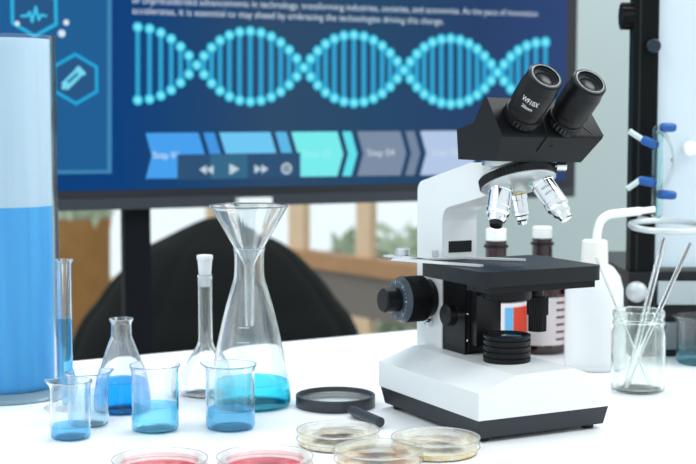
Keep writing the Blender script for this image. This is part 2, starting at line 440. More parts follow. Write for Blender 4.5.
# text lines
def tvtext(name, body, pl, pr, mat, hgt=None, y=SY-.0006):
    (x0, z0), (x1, z1) = T(*pl), T(*pr); bm = NB()
    add_text(bm, body, x1-x0, lambda x, q: Vector(((x0+x1)/2+x, y, z0+(z1-z0)*(x/(x1-x0)+.5)+q)), hgt)
    return link(name, bm, mat, screen, smooth=False)
TXT = em('text', (205, 222, 236), 1.0)
hg = abs(T(200, 10)[1]-T(200, 19)[1])
tvtext('text_line', 'of unprecedented advancements in technology, transforming industries, societies, and economies. As the pace of innovation', (132, 1.0), (537, 14.5), TXT, hg)
tvtext('text_line', 'accelerates, it is essential to stay ahead by embracing the technologies driving this change.', (132, 11.5), (443, 22.5), TXT, hg)
# row of step arrows
def chev(x0, x1, notch, tip, t0, t1):
    # left edge notched inwards, right edge pointed
    zt = lambda x: 133-(x-145)*.0072; zb = lambda x: 178.6-(x-145)*.0125
    zm = lambda x: (zt(x)+zb(x))/2
    return TP((x0, zt(x0)), (x1, zt(x1)), (x1+tip, zm(x1)), (x1, zb(x1)), (x0, zb(x0)), (x0+notch, zm(x0)))
flat('step_arrow', [chev(145.5, 198, 6, 7, 0, 0)], em('step_blue', (70, 160, 238)))
flat('step_arrow', [chev(203, 214, 7, 7, 0, 0)], em('step_blue2', (66, 150, 226)))
flat('step_arrow', [chev(219, 270, 7, 6.5, 0, 0)], em('step_sky', (110, 200, 244)))
flat('step_arrow', [chev(275, 286, 6.5, 6.5, 0, 0)], em('step_sky2', (92, 184, 232)))
flat('step_arrow', [chev(291, 337, 6.5, 6, 0, 0)], em('step_aqua', (120, 236, 238)))
flat('step_arrow', [chev(342, 351, 6, 6, 0, 0)], em('step_aqua2', (96, 226, 236)))
flat('step_arrow', [chev(357, 400, 6, 6, 0, 0)], em('step_grey', (124, 140, 164)))
flat('step_arrow', [chev(405, 414, 6, 6, 0, 0)], em('step_grey2', (116, 134, 158)))
flat('step_arrow', [chev(420, 470, 6, 6, 0, 0)], em('step_ice', (178, 200, 230)))
for body, xa, xb, y_, c in (('Step 01', 152.5, 178, 156, (214, 234, 250)), ('Step 03', 303, 330, 154.5, (160, 244, 244)), ('Step 04', 367, 394, 153.5, (208, 218, 232)), ('Step 05', 432, 458, 153, (206, 220, 240))):
    tvtext('step_text', body, (xa, y_+.1), (xb, y_), em('st'+body[-1], c))
flat('control_bar', [TP((177, 154.5), (300, 152.5), (300, 177.5), (177, 180))], em('ctrl', (44, 80, 116)), SY-.0008)
flat('control_tile', [TP((191+19, 155), (247, 154.4), (247, 178), (210, 178.8))], em('ctrl2', (52, 104, 136)), SY-.0009)
CW = em('ctrlwhite', (190, 212, 222))
flat('control_icon', [TP((199, 169.5), (206, 165), (206, 174.5)), TP((206, 169.5), (213, 165), (213, 174.5))], CW, SY-.0012)
flat('control_icon', [TP((229, 163.5), (239, 169), (229, 175))], CW, SY-.0012)
flat('control_icon', [TP((254, 164.5), (261, 169), (254, 173.5)), TP((261, 164.5), (268, 169), (261, 173.5))], CW, SY-.0012)
cx = disc(286, 168.5, 5.5, 20); ci = disc(286, 168.5, 3.4, 20)
flat('control_icon', [[cx[k], cx[(k+1) % 20], ci[(k+1) % 20], ci[k]] for k in range(20)]+[disc(286, 168.5, 1.5)], CW, SY-.0012)
# stand
xp0, xp1 = T(124, 118)[0], T(151, 118)[0]; zc = zB
bm = NB(); add_box(bm, (xp0, .01, .03), (xp1, .03, zB+.2)); bevel(bm, .004); link('stand_pole', bm, STANDM, tv)
bm = NB(); add_box(bm, (xp0-.25, -.2, 0), (xp1+.25, .3, .03)); bevel(bm, .006); link('stand_base', bm, STANDM, tv)
# =================================================================== BEHIND THE TABLE
p = at(216, 118, 3.05)
bb = thing('bean_bag', 'large black bean bag with curved seams behind the table under the television', 'bean bag', (p.x, 3.05, 0))
prof = [(0, 0), (.28, 0), (.34, .06), (.365, .18), (.36, .34), (.34, .48), (.307, .581), (.266, .636), (.233, .681), (.166, .747), (.111, .778), (.04, .812), (0, .822)]
def seams(c):
    a = math.atan2(c.y, c.x); s = 1-.035*math.exp(-((((a*8/(2*PI)) % 1)-.5)/.09)**2)
    return Vector((c.x*s*1.0, c.y*s, c.z))
bm = NB(); pr2 = [(v.x, v.y) for v in bez([(r, z, 0) for r, z in prof], 5)]
pr2 = [(max(r, 0) if 0 < i < len(pr2)-1 else 0, max(z, 0)) for i, (r, z) in enumerate(pr2)]
add_lathe(bm, pr2, 128, fn=seams); link('body', bm, FABRIC, bb, angle=80)
p = at(80, 118, 4.2)
tub = thing('tub_planter', 'tall tan tub holding a green plant left of the black television stand', 'planter', (p.x, 4.2, 0))
bm = NB(); add_lathe(bm, [(0, 0), (.07, 0), (.075, .01), (.086, .70), (.09, .72), (.09, .735), (.082, .735), (.078, .66), (0, .66)], 40); link('tub', bm, TAN, tub)
bm = NB(); rnd = random.Random(3)
for k in range(60):
    a = rnd.uniform(0, 2*PI); t = rnd.uniform(.2, .9); c = Vector((math.cos(a)*.07*t, math.sin(a)*.07*t, .66)); tip = c+Vector((math.cos(a)*.06, math.sin(a)*.06, rnd.uniform(.1, .2)))
    s = Vector((-math.sin(a), math.cos(a), 0))*.014; mid = (c+tip)/2+Vector((0, 0, .02))
    bm.faces.new([bm.verts.new(q) for q in (c, mid+s, tip, mid-s)])
link('plant', bm, GREEN, tub, smooth=False)
# =================================================================== MICROSCOPE
mo = G(478.5, 438, .006); L_, W_ = .181, .1425
mo = mo - fdir*L_; mo.z = TT
cu, cv = .09, .07
mic = thing('microscope', 'white and black binocular microscope standing on the white table', 'microscope', mo+fdir*cu+rdir*cv, RU-PI/2)
def ML(u, v, z): return Vector((u-cu, v-cv, z))
MT = Matrix.Translation((-cu, -cv, 0))
def mpart(name, bm, mat, parent=None, angle=35):
    for v in bm.verts: v.co = MT @ v.co
    return link(name, bm, mat, parent or mic, angle=angle)
# base
bm = NB(); add_prism(bm, [(-.0015, .0215), (-.0015, .0465), (.0385, .0595), (.103, .0605), (.1445, .0445), (.1445, .0215)], -.002, L_+.002, lambda p, q, s: (s, p, q)); bevel(bm, .0022, 3, 12)
base = mpart('base', bm, WHITE, None, 9)
bm = NB(); b0 = [(0, 0), (L_, 0), (L_, W_), (0, W_)]
lo = [bm.verts.new((u, v, .0045)) for u, v in ((.003, .003), (L_-.002, .003), (L_-.002, W_-.003), (.003, W_-.003))]
hi = [bm.verts.new((u, v, .0225)) for u, v in ((-.001, -.0005), (L_+.001, -.0005), (L_+.001, W_+.001), (-.001, W_+.001))]
bm.faces.new(lo[::-1]); bm.faces.new(hi)
for i in range(4): bm.faces.new((lo[i], lo[(i+1) % 4], hi[(i+1) % 4], hi[i]))
bevel(bm, .0015, 2); mpart('base_skirt', bm, SKIRT)
for u, v in ((.016, .012), (L_-.012, .012), (L_-.012, W_-.014), (.016, W_-.014)):
    bm = NB(); add_cyl(bm, .006, 0, .006, 20, Matrix.Translation((u, v, 0))); mpart('foot', bm, RUBBER)
# arm
def arc(cx, cz, r, a0, a1, n=6): return [(cx+r*math.cos(math.radians(a0+(a1-a0)*k/n)), cz+r*math.sin(math.radians(a0+(a1-a0)*k/n))) for k in range(n+1)]
arm = [(-.018, .056), (.031, .056), (.031, .188)]+arc(.046, .188, .015, 180, 105, 5)+[(.098, .2145), (.126, .2215), (.130, .2245), (.150, .232), (.150, .2455), (.142, .2485), (.083, .2475)]+arc(-.006, .215, .012, 110, 180, 5)
bm = NB(); add_prism(bm, arm, .052, .0925, lambda p, q, s: (p, s, q)); bevel(bm, .0022, 2, 40)
mpart('arm', bm, WHITE)
bm = NB(); add_cyl(bm, .031, .2455, .2515, 48, Matrix.Translation((.128, .072, 0))); mpart('head_mount', bm, ALU)
bm = NB(); add_box(bm, (.0300, .0595, .1560), (.0315, .0865, .1675)); mpart('slot_shadow', bm, SATIN)  # flat black slab painting the shadow inside the slot
d = (fdir*0); 
bm = NB(); M = frame(Vector((.148, .096, .2455)), (.45, .89, 0)); add_cyl(bm, .0028, -.004, .008, 20, M); add_cyl(bm, .0046, .0068, .0165, 24, M); mpart('lock_screw', bm, CHROME)
# nosepiece
AX = (.1215, .071)
nrm = Vector((math.sin(math.radians(22)), 0, -math.cos(math.radians(22))))
dc = Vector((.1345, .071, .2335))
def knurled(bm, r, z0, z1, n, M, depth=.0006):
    k = n*2; rings = []
    for z, f in ((z0, 0), (z0, 1), (z1, 1), (z1, 0)):
        if f == 0: rings.append([bm.verts.new(M @ Vector((0, 0, z)))])
        else: rings.append([bm.verts.new(M @ Vector(((r-(depth if i % 2 else 0))*math.cos(2*PI*i/k), (r-(depth if i % 2 else 0))*math.sin(2*PI*i/k), z))) for i in range(k)])
    for i in range(k):
        j = (i+1) % k
        bm.faces.new((rings[0][0], rings[1][j], rings[1][i])); bm.faces.new((rings[1][i], rings[1][j], rings[2][j], rings[2][i])); bm.faces.new((rings[2][i], rings[2][j], rings[3][0]))
MD = frame(dc, nrm)
bm = NB(); add_lathe(bm, [(0, -.011), (.026, -.011), (.031, -.0075), (.034, -.0065), (.0345, -.0035), (0, -.0035)], 56, MD); nose = mpart('nosepiece', bm, ALU)
bm = NB(); knurled(bm, .0365, -.0045, .0035, 70, MD, .0008); mpart('knurled_ring', bm, SATIN, nose, 15)
bm = NB(); add_lathe(bm, [(0, .0033), (.0352, .0033), (.0352, .0048), (.031, .0072), (.022, .0092), (0, .0105)], 56, MD); mpart('turret_disc', bm, DISC, nose)
e1 = nrm.cross(Vector((0, 1, 0))).normalized()     # points to the front of the disc or back
if e1.x < 0: e1 = -e1
e2 = Vector((0, 1, 0))
PRINT = pm('dark_print', (70, 76, 80), .5)
GOLD = pm('pale_gold_ring', (214, 196, 150), .3, metal=.7)
AQUA = pm('aqua_ring', (150, 214, 200), .4)
def objective(az, length, band, s=1.0):
    a = math.radians(az); rad = (e1*math.cos(a)+e2*math.sin(a))
    root = dc+rad*.020+nrm*.006
    dirn = (nrm*math.cos(math.radians(22))+rad*math.sin(math.radians(22))).normalized()
    M = frame(root, dirn); l = length; r = .0098*s
    bm = NB(); add_lathe(bm, [(0, -.004), (r*.92, -.004), (r*.92, .0025), (r*1.06, .003), (r*1.06, .0075), (r*.98, .008), (r*.98, l*.56), (r*.93, l*.57), (r*.93, l*.60), (r*1.0, l*.61), (r*1.0, l*.70), (r*.86, l*.74), (r*.80, l*.75), (r*.80, l*.84), (r*.62, l*.90), (0, l*.90)], 40, M)
    ob = mpart('objective', bm, CHROME, None, 25)
    bm = NB(); add_lathe(bm, [(r*.93, -.0005), (r*1.08, 0), (r*1.08, .0022), (r*.93, .0026)], 40, M); mpart('color_band', bm, band, ob)
    bm = NB(); add_lathe(bm, [(r*.55, l*.88), (r*.6, l*.90), (r*.52, l), (r*.25, l*.985), (0, l*.98)], 32, M); mpart('tip', bm, SATIN if s == 1.10 else CHROME, ob)
    return M, r, l, ob
objective(152, .032, GOLD, .82)
Mo, ro, lo_, ob1 = objective(-88, .0425, GOLD, 1.10)
Mo2, ro2, lo2, ob2 = objective(34, .0475, AQUA, 1.12)
for (MM, rr, ll, ob, strs) in ((Mo2, ro2, lo2, ob2, ('40/0.65', '160/0.17')),):
    # engraved print on the side that faces out
    inv = MM.inverted(); cdir = (inv.to_3x3() @ Vector((.889, -.459, 0))); th0 = math.atan2(cdir.y, cdir.x)
    bm = NB()
    for q, body in enumerate(strs):
        z0 = ll*(.30+.13*q)
        add_text(bm, body, .0095, lambda x, y: MM @ Vector(((rr*.98+.0002)*math.cos(th0-x/rr), (rr*.98+.0002)*math.sin(th0-x/rr), z0-y)))
    mpart('printed_text', bm, PRINT, ob)
# head
hp = [(.103, .2515), (.103, .2795), (.132, .2855), (.150, .3085), (.154, .3085), (.178, .2765), (.1785, .2735), (.1665, .2515)]
def head_pt(p, q, s):
    return (p, s, q)
bm = NB()
VL, VR = .0235, .119
def vr(p, q):      # right end leans: pointed at mid height, tucked in at the bottom, cut back at the top
    t = (q-.2515)/(.3085-.2515)
    return VR+(.0185*min(1, t/.48) if t < .48 else .0185-(t-.48)/.52*.006)
A = [bm.verts.new((p, VL+.002*(1-min(1, (q-.25)/.02)), q)) for p, q in hp]; B = [bm.verts.new((p, vr(p, q), q-.0025)) for p, q in hp]
bm.faces.new(A[::-1]); bm.faces.new(B); n = len(hp)
for i in range(n): bm.faces.new((A[i], A[(i+1) % n], B[(i+1) % n], B[i]))
bevel(bm, .0018, 2, 20); head = mpart('binocular_head', bm, BLACK)
ax = Vector((math.sin(math.radians(47)), 0, math.cos(math.radians(47))))
# seam between the two halves and two small screws
dwn = Vector((math.cos(math.radians(47)), 0, -math.sin(math.radians(47))))
bm = NB(); 
def strip(bm, a, b, wdt, nv, h=.0006):
    a, b, nv = Vector(a), Vector(b), Vector(nv).normalized(); t = (b-a).normalized(); s = t.cross(nv)*wdt/2
    vs = [bm.verts.new(c) for c in (a-s-nv*.001, a+s-nv*.001, b+s-nv*.001, b-s-nv*.001, a-s+nv*h, a+s+nv*h, b+s+nv*h, b-s+nv*h)]
    for f in ((3,2,1,0),(4,5,6,7),(0,1,5,4),(1,2,6,5),(2,3,7,6),(3,0,4,7)): bm.faces.new([vs[i] for i in f])
fn_ = Vector((.0225, 0, -.012)); fn_ = Vector((.88, 0, -.47))
tn = Vector((.8, 0, .6))
strip(bm, (.160, .0765, .2996), (.1775, .0725, .2763), .0012, tn, .0004); strip(bm, (.1785, .0725, .2735), (.1712, .066, .2601), .0013, fn_, .0016)
strip(bm, (.1642, .104, .2934), (.1772, .1235, .2755), .0012, tn, .0004)
strip(bm, (.1772, .030, .2765), (.1772, .130, .2745), .001, tn, .0003)
SEAM = pm('dark_seam', (10, 11, 12), .6)
mpart('seam', bm, SEAM, head)
bm = NB()
for v in (.0705, .0805): add_cyl(bm, .0014, -.001, .0017, 14, frame((.1738, v, .2650), fn_))
mpart('screw', bm, SEAM, head)
LENS = pm('coated_lens', (20, 24, 30), .25, spec=.25)
RIMM = pm('grey_rim', (96, 101, 105), .35, metal=.5)
def eyepiece(u, v, z, text):
    o = Vector((u, v, z))
    R = Matrix(((math.cos(math.radians(47)), 0, ax.x, u), (0, 1, 0, v), (-math.sin(math.radians(47)), 0, ax.z, z), (0, 0, 0, 1)))
    bm = NB(); add_lathe(bm, [(0, -.008), (.0150, -.008), (.0150, .004), (.0168, .0045), (.0168, .0065), (.0155, .007), (.0155, .013), (.0162, .0135), (.0170, .016), (.0172, .0385), (.0166, .041), (.0162, .0425), (.0162, .0505), (.0150, .0520), (.0122, .0522), (.0118, .0495), (.0085, .0478), (0, .0475)], 56, R)
    ep = mpart('eyepiece', bm, BLACK, None, 30)
    bm = NB(); knurled(bm, .0172, -.001, .0042, 26, R, .0012); mpart('diopter_ring', bm, SATIN, ep, 15)
    bm = NB(); add_lathe(bm, [(.0118, .0500), (.0126, .0524), (.0136, .0524), (.0142, .0519)], 48, R); mpart('rim', bm, RIMM, ep)
    bm = NB(); add_lathe(bm, [(.0086, .0478), (.006, .0489), (.003, .0493), (0, .0494)], 36, R); mpart('eye_lens', bm, LENS, ep, 60)
    if text:
        bm = NB(); rr = .01735; th = math.radians(-44)
        for body, w, zz in (('WF10X', .0165, .0315), ('20mm', .0105, .0245)):
            add_text(bm, body, w, lambda x, y: R @ Vector((rr*math.cos(th+x/rr), rr*math.sin(th+x/rr), zz+y)), .0052 if body[0] == 'W' else .0036)
        mpart('printed_text', bm, WRITE, ep)
eyepiece(.1690, .050, .2912, True)
eyepiece(.1720, .0955, .2868, False)
# stage
bm = NB()
S0, S1, V0, V1 = .040, .156, .020, .156
def rrect(r, cornered):
    pts = []
    for (cx_, cy_, a0) in ((S1-r, V1-r, 0), (S0+r, V1-r, 90), (S0+r, V0+r, 180), (S1-r, V0+r, 270)):
        pts += [(cx_+r*math.cos(math.radians(a0+90*k/6)), cy_+r*math.sin(math.radians(a0+90*k/6))) for k in range(7)]
    return pts
add_prism(bm, rrect(.010, 0), .1365, .1505, lambda p, q, s: (p, q, s)); bevel(bm, .0009, 2, 50); stage = mpart('stage', bm, pm('stage_black', (22, 26, 30), .42, spec=.3, bump=.1, bscale=500))
bm = NB(); add_lathe(bm, [(0, .1507), (.010, .1507), (.0125, .1508), (.0125, .1503)], 40, Matrix.Translation((.1175, .074, 0))); mpart('stage_aperture', bm, SEAM, stage)
bm = NB(); add_box(bm, (.112, .03, .1295), (.150, .15, .137)); bevel(bm, .002); mpart('stage_rail', bm, BLACK, stage)
# slide holder
bm = NB()
def bar(bm, a, b, w, z0, z1):
    a = Vector((*a, 0)); b = Vector((*b, 0)); t = (b-a).normalized(); s = Vector((-t.y, t.x, 0))*w/2
    pts = [(q.x, q.y) for q in (a-s, b-s, b+s, a+s)]; add_prism(bm, pts, z0, z1, lambda p, q, s_: (p, q, s_))
bar(bm, (.030, -.003), (.119, .042), .007, .1512, .1532); bar(bm, (.034, .056), (.094, .108), .006, .1512, .1532); bar(bm, (.036, -.001), (.046, .066), .010, .1512, .1530)
bar(bm, (-.006, .010), (.044, .022), .010, .1512, .1530)
mpart('slide_holder', bm, pm('silver_white', (214, 219, 220), .3, metal=.3))
bm = NB(); bar(bm, (-.004, .016), (.052, .030), .010, .1490, .1512); mpart('holder_plate', bm, SATIN)
for u, v, r, h in ((.006, .021, .0075, .007), (.0335, .043, .0034, .0065)):
    bm = NB(); add_cyl(bm, r, .1528, .153+h, 28, Matrix.Translation((u, v, 0))); mpart('thumb_screw', bm, ALU)
# coarse and fine focus on the left side
def side_cyl(bm, u, z, r, v0, v1, n=40, kn=None, b=.001):
    M = frame((u, v0, z), (0, -1, 0))
    if kn: knurled(bm, r, 0, v0-v1, kn, M, .0005)
    else: add_cyl(bm, r, 0, v0-v1, n, M, b)
cu_, cz_ = .0065, .1085
bm = NB(); side_cyl(bm, cu_, cz_, .019, .053, .042); mpart('focus_collar', bm, SATIN)
bm = NB(); side_cyl(bm, cu_, cz_, .0232, .043, .0205, kn=90); ck = mpart('coarse_focus_knob', bm, BLACK, None, 15)
bm = NB(); M = frame((cu_, .0205, cz_), (0, -1, 0)); add_lathe(bm, [(.0225, 0), (.0232, .0005), (.0205, .0055), (0, .0055)], 56, M); sr = mpart('scale_ring', bm, pm('scale_blue_grey', (58, 70, 80), .4), ck)
bm = NB()
for k in range(28):
    a = 2*PI*k/28; c = Vector((math.cos(a), math.sin(a), 0)); t = Vector((-math.sin(a), math.cos(a), 0)); w_ = .0004 if k % 4 else .0009; l0 = .0175 if k % 4 else .0158
    bm.faces.new([bm.verts.new(M @ (q+Vector((0, 0, .0058)))) for q in (c*l0-t*w_, c*.0200-t*w_, c*.0200+t*w_, c*l0+t*w_)])
mpart('scale_mark', bm, pm('scale_white', (150, 176, 190), .5), ck)
bm = NB(); side_cyl(bm, cu_, cz_, .0122, .0155, -.0025, b=.0016); mpart('fine_focus_knob', bm, BLACK, ck)
bm = NB(); M = frame((.012, .0525, .0835), (0, -1, 0)); add_cyl(bm, .0042, 0, .006, 20, M); M = frame((.013, .048, .0835), (.2, -1, 0)); add_cyl(bm, .0028, 0, .005, 16, M); mpart('tension_screw', bm, CHROME)
# focus block
bm = NB(); add_box(bm, (.0305, .0535, .0585), (.072, .0905, .1375)); bevel(bm, .0015); mpart('focus_block', bm, BLACK)
bm = NB(); add_box(bm, (.070, .056, .0635), (.076, .088, .1375)); bevel(bm, .0008); mpart('slide_rail', bm, SATIN)
bm = NB(); add_box(bm, (.075, .058, .070), (.086, .086, .1375)); bevel(bm, .0012); mpart('condenser_carrier', bm, SATIN)
bm = NB()
for z in (.074, .100, .124):
    bm = NB(); add_cyl(bm, .0012, 0, .0007, 12, frame((.0735, .0561, z), (0, -1, 0))); mpart('rail_screw', bm, CHROME)
bm = NB(); side_cyl(bm, .061, .0985, .0042, .054, .046); mpart('knob_shaft', bm, CHROME)
bm = NB(); side_cyl(bm, .061, .0985, .0108, .047, .037, b=.0012); mpart('condenser_knob', bm, BLACK)
# condenser
cc = (.1185, .0715)
MC = Matrix.Translation((*cc, 0))
bm = NB(); add_lathe(bm, [(0, .119), (.021, .119), (.0228, .1205), (.0228, .1285), (.0215, .130), (.0185, .1305), (.0185, .134), (.012, .1355), (0, .1355)], 48, MC); con = mpart('condenser', bm, BLACK)
bm = NB(); add_box(bm, (.084, .060, .119), (.104, .083, .131)); bevel(bm, .001); mpart('condenser_arm', bm, SATIN, con)
bm = NB(); add_lathe(bm, [(.0186, .1316), (.0192, .1318), (.0192, .1328), (.0186, .133)], 40, MC); mpart('condenser_ring', bm, CHROME, con)
# lamp collector
bm = NB(); pr = [(0, .059), (.0222, .059)]
for k in range(4): z = .0605+k*.0055; pr += [(.0225, z), (.0225, z+.0036), (.0208, z+.004), (.0208, z+.0051)]
pr += [(.0225, .0826), (.0225, .0848), (.0215, .0858), (.0185, .0858), (.0180, .0835), (0, .0835)]
bm = NB(); add_lathe(bm, pr, 56, MC); col = mpart('lamp_collector', bm, BLACK, None, 25)
bm = NB(); add_lathe(bm, [(.0178, .0834), (.010, .0846), (0, .0850)], 40, MC); mpart('collector_lens', bm, pm('smoked_lens', (34, 40, 46), .12, coat=.6), col, 60)
# coaxial stage knobs
su, sv = .1125, .1105
MK = Matrix.Translation((su, sv, 0))
bm = NB(); add_cyl(bm, .0058, .116, .137, 28, MK); sh = mpart('stage_drive_shaft', bm, SATIN)
bm = NB(); knurled(bm, .0105, .1010, .1185, 26, MK, .0009); mpart('stage_knob', bm, BLACK, sh, 15)
bm = NB(); knurled(bm, .0088, .0850, .1012, 22, MK, .0009); mpart('stage_knob', bm, BLACK, sh, 15)
# =================================================================== GLASSWARE, LEFT
# big milky measuring cylinder
p = G(8, 392); R = 52.5*.001062; H = .29+84*.00105+.0
H = (at(8, 37, p.y).z-TT)
bc = thing('measuring_cylinder', 'tall milky plastic measuring cylinder half filled with blue liquid at the left edge', 'measuring cylinder', p)
zl = at(8, 205, p.y).z-TT
pr = [(0, .006), (R-.003, .006), (R-.001, .009), (R, .014), (R, .1), (R, H-.02), (R, H-.004), (R+.0008, H)]
link('tube', glass_shell(pr, .002), MILK, bc)
link('liquid', fill(pr, .002, zl, -.0003), MILKBLUE, bc)
bm = NB(); add_lathe(bm, [(R-.0028, zl-.001), (R-.0028, H-.003), (R-.0036, H-.003), (R-.0036, zl-.001)], 56, closed=True); link('glare_sleeve', bm, GLARE, bc)  # sleeve above the liquid that carries the painted glare
bm = NB(); add_lathe(bm, [(0, 0), (R+.017, 0), (R+.018, .002), (R+.016, .0045), (R+.004, .0075), (R-.004, .0078), (0, .0060)], 56); link('foot', bm, FOOTM, bc)
# slim graduated cylinder
p = G(66, 408); s = .001003; H = at(66, 260, p.y).z-TT; R = 7.6*s
gc = thing('graduated_cylinder', 'slim glass graduated cylinder with blue liquid beside the tall milky cylinder', 'measuring cylinder', p)
pr = [(0, .004), (R-.002, .004), (R-.0006, .006), (R, .009), (R, .05), (R, H-.004), (R+.0008, H-.002), (R+.0026, H)]
link('tube', glass_shell(pr, .0012, 40), GLASS, gc)
link('liquid', fill(pr, .0012, at(66, 319, p.y).z-TT), LBLUE, gc)
bm = NB(); add_lathe(bm, [(0, 0), (.0215, 0), (.0222, .001), (.021, .0028), (.010, .0042), (R-.001, .0048), (0, .0042)], 40); link('foot', bm, THIN, gc)
# beakers
def bk(label, px, rim, bot, base_c, halfpx, lev, mat, spout):
    p = G(px, base_c); d = (p.y*cP+CH*sP)/F
    R = halfpx*d; H = at(px, rim, p.y).z-TT; lv = at(px, lev, p.y).z-TT
    return beaker(label, p, R-.001, H, max(lv, .006), mat, spout)
bk('small glass beaker with a little blue liquid, front one of the left pair', 71, 381, 441, 438, 21, 424, LSKY, math.radians(185))
bk('small glass beaker of pale aqua liquid, behind the front left beaker', 88.5, 372, 428, 425, 21.5, 392, LPALE, math.radians(20))
bk('glass beaker half full of cyan liquid in front of the stoppered flask', 155.5, 365, 433, 430, 24.5, 404, LCY, math.radians(100))
bk('glass beaker of light blue liquid in front of the big funnel flask', 230.5, 364.5, 431, 428, 25.5, 408, LSKY, math.radians(170))
bk('glass beaker with cyan liquid at the right edge behind the jar', 701, 316, 370, 363, 25.5, 348, LTEAL, math.radians(190))
# small erlenmeyer with deep blue liquid
def flask_thing(name, label, cat, px, base_c, prof_px, th, lev, mat, top):
    p = G(px, base_c); d = (p.y*cP+CH*sP)/F
    pr = []
    for i, (rp, yp) in enumerate(prof_px): pr.append((rp*d, max(at(px, yp, p.y).z-TT, 0)))
    base = pr[0]
    pr = [(0, 0), (base[0]-.005, 0), (base[0]-.0012, .0015), (base[0], .005)]+[(r, z) for r, z in pr[1:]]
    t = thing(name, label, cat, p)
    sm = [(v.x, v.y) for v in bez([(r, z, 0) for r, z in pr[3:]], 4)]
    pr = pr[:3]+sm
    link('glass_wall', glass_shell(pr, th), GLASS, t)
    if mat: link('liquid', fill(pr, th, at(px, lev, p.y).z-TT), mat, t)
    return t, p, d, pr
flask_thing('conical_flask', 'small glass conical flask of deep blue liquid behind the beakers', 'flask', 122.5, 410.5,
    [(28, 404), (27, 392), (22.5, 372), (17.5, 355), (13.5, 344), (10.8, 337), (10.3, 330), (10.3, 323), (11.5, 320.5), (12.3, 319)], .0014, 379.5, LDEEP, 319)
# stoppered flask
vf, p, d, pr = flask_thing('volumetric_flask', 'clear glass flask with a white stopper between the blue flask and the funnel flask', 'flask', 206, 394.5,
    [(26, 390), (25.5, 381), (23, 370), (17.5, 358), (11.5, 350), (7.8, 343), (7.2, 335), (7.1, 310), (7.1, 290), (7.3, 275)], .0012, 316, None, 275)
zt = pr[-1][1]
bm = NB(); add_lathe(bm, [(0, zt-.012), (.0052, zt-.012), (.0061, zt), (.0066, zt+.003), (.0077, zt+.016), (.0084, zt+.0165), (.0086, zt+.0195), (.0078, zt+.021), (0, zt+.021)], 36); link('stopper', bm, FROST, vf)
# large erlenmeyer with funnel
ef, p, d, pr = flask_thing('conical_flask', 'large glass conical flask with turquoise liquid holding the glass funnel', 'flask', 250, 405,
    [(41, 400), (40.5, 388), (37, 366), (31.5, 340), (25, 312), (18.8, 290), (15.8, 280), (14.8, 272), (14.6, 260), (15, 252), (16, 248.5)], .0016, 380, LTURQ, 249)
ztop = pr[-1][1]
def zz(y): return at(250, y, p.y).z-TT
bm = NB()
for k, yy in enumerate((366, 352, 338, 324)):
    zc_ = zz(yy); rr = next((r0+(r1-r0)*(zc_-z0)/(z1-z0)) for (r0, z0), (r1, z1) in zip(pr, pr[1:]) if z0 <= zc_ < z1 and z1 > z0)+.0002
    for j in range(8):
        a0 = -1.9+j*.05; a1 = a0+.05
        bm.faces.new([bm.verts.new((rr*math.cos(a), rr*math.sin(a), zc_+h)) for a, h in ((a0, 0), (a1, 0), (a1, .0007), (a0, .0007))])
link('graduation_mark', bm, WRITE, ef)
fun = thing('funnel', 'clear glass funnel standing in the neck of the large conical flask', 'funnel', (p.x, p.y, TT+zz(326)))
z0 = zz(326)
fo = [(4.2*d, zz(326)), (4.6*d, zz(300)), (5.2*d, zz(268)), (6.5*d, zz(262)), (14.6*d, zz(248)), (26*d, zz(228)), (37*d, zz(209)), (38.8*d, zz(206.5)), (39.4*d, zz(205.2))]
fo = [(r, z-z0) for r, z in fo]; fi = [(r-.0013, z) for r, z in fo]
bm = NB(); add_lathe(bm, fo+[(fo[-1][0]-.0005, fo[-1][1]+.0004)]+fi[::-1], 56, closed=True); link('cone', bm, GLASS, fun, angle=50)
# =================================================================== MAGNIFIER, DISHES
p = G(335.5, 405.5); R = 39.6*.001014
mg = thing('magnifying_glass', 'black framed magnifying glass lying beside the microscope base', 'magnifying glass', p)
bm = NB(); add_lathe(bm, [(R-.003, 0), (R-.0004, 0), (R, .0006), (R, .0112), (R-.0006, .0118), (R-.0026, .0118), (R-.003, .0112)], 72, closed=True); link('frame', bm, pm('magnifier_black', (52, 55, 62), .38), mg)
bm = NB(); add_lathe(bm, [(0, .0045), (.02, .0049), (R-.0028, .0065), (R-.0028, .0085), (.02, .0105), (0, .0112)], 64); link('lens', bm, THIN, mg, angle=60)
a = G(351, 410, .006)-p; b = G(380.5, 422.5, .006)-p; bm = NB()
dirh = (b-a).normalized(); a = dirh*(R-.0005) if False else a
add_tube(bm, [a, a+dirh*.006, a+dirh*.007, b-dirh*.001, b], [.0042, .0042, .0050, .0050, .0042], 20); link('handle', bm, MATS['magnifier_black'], mg)
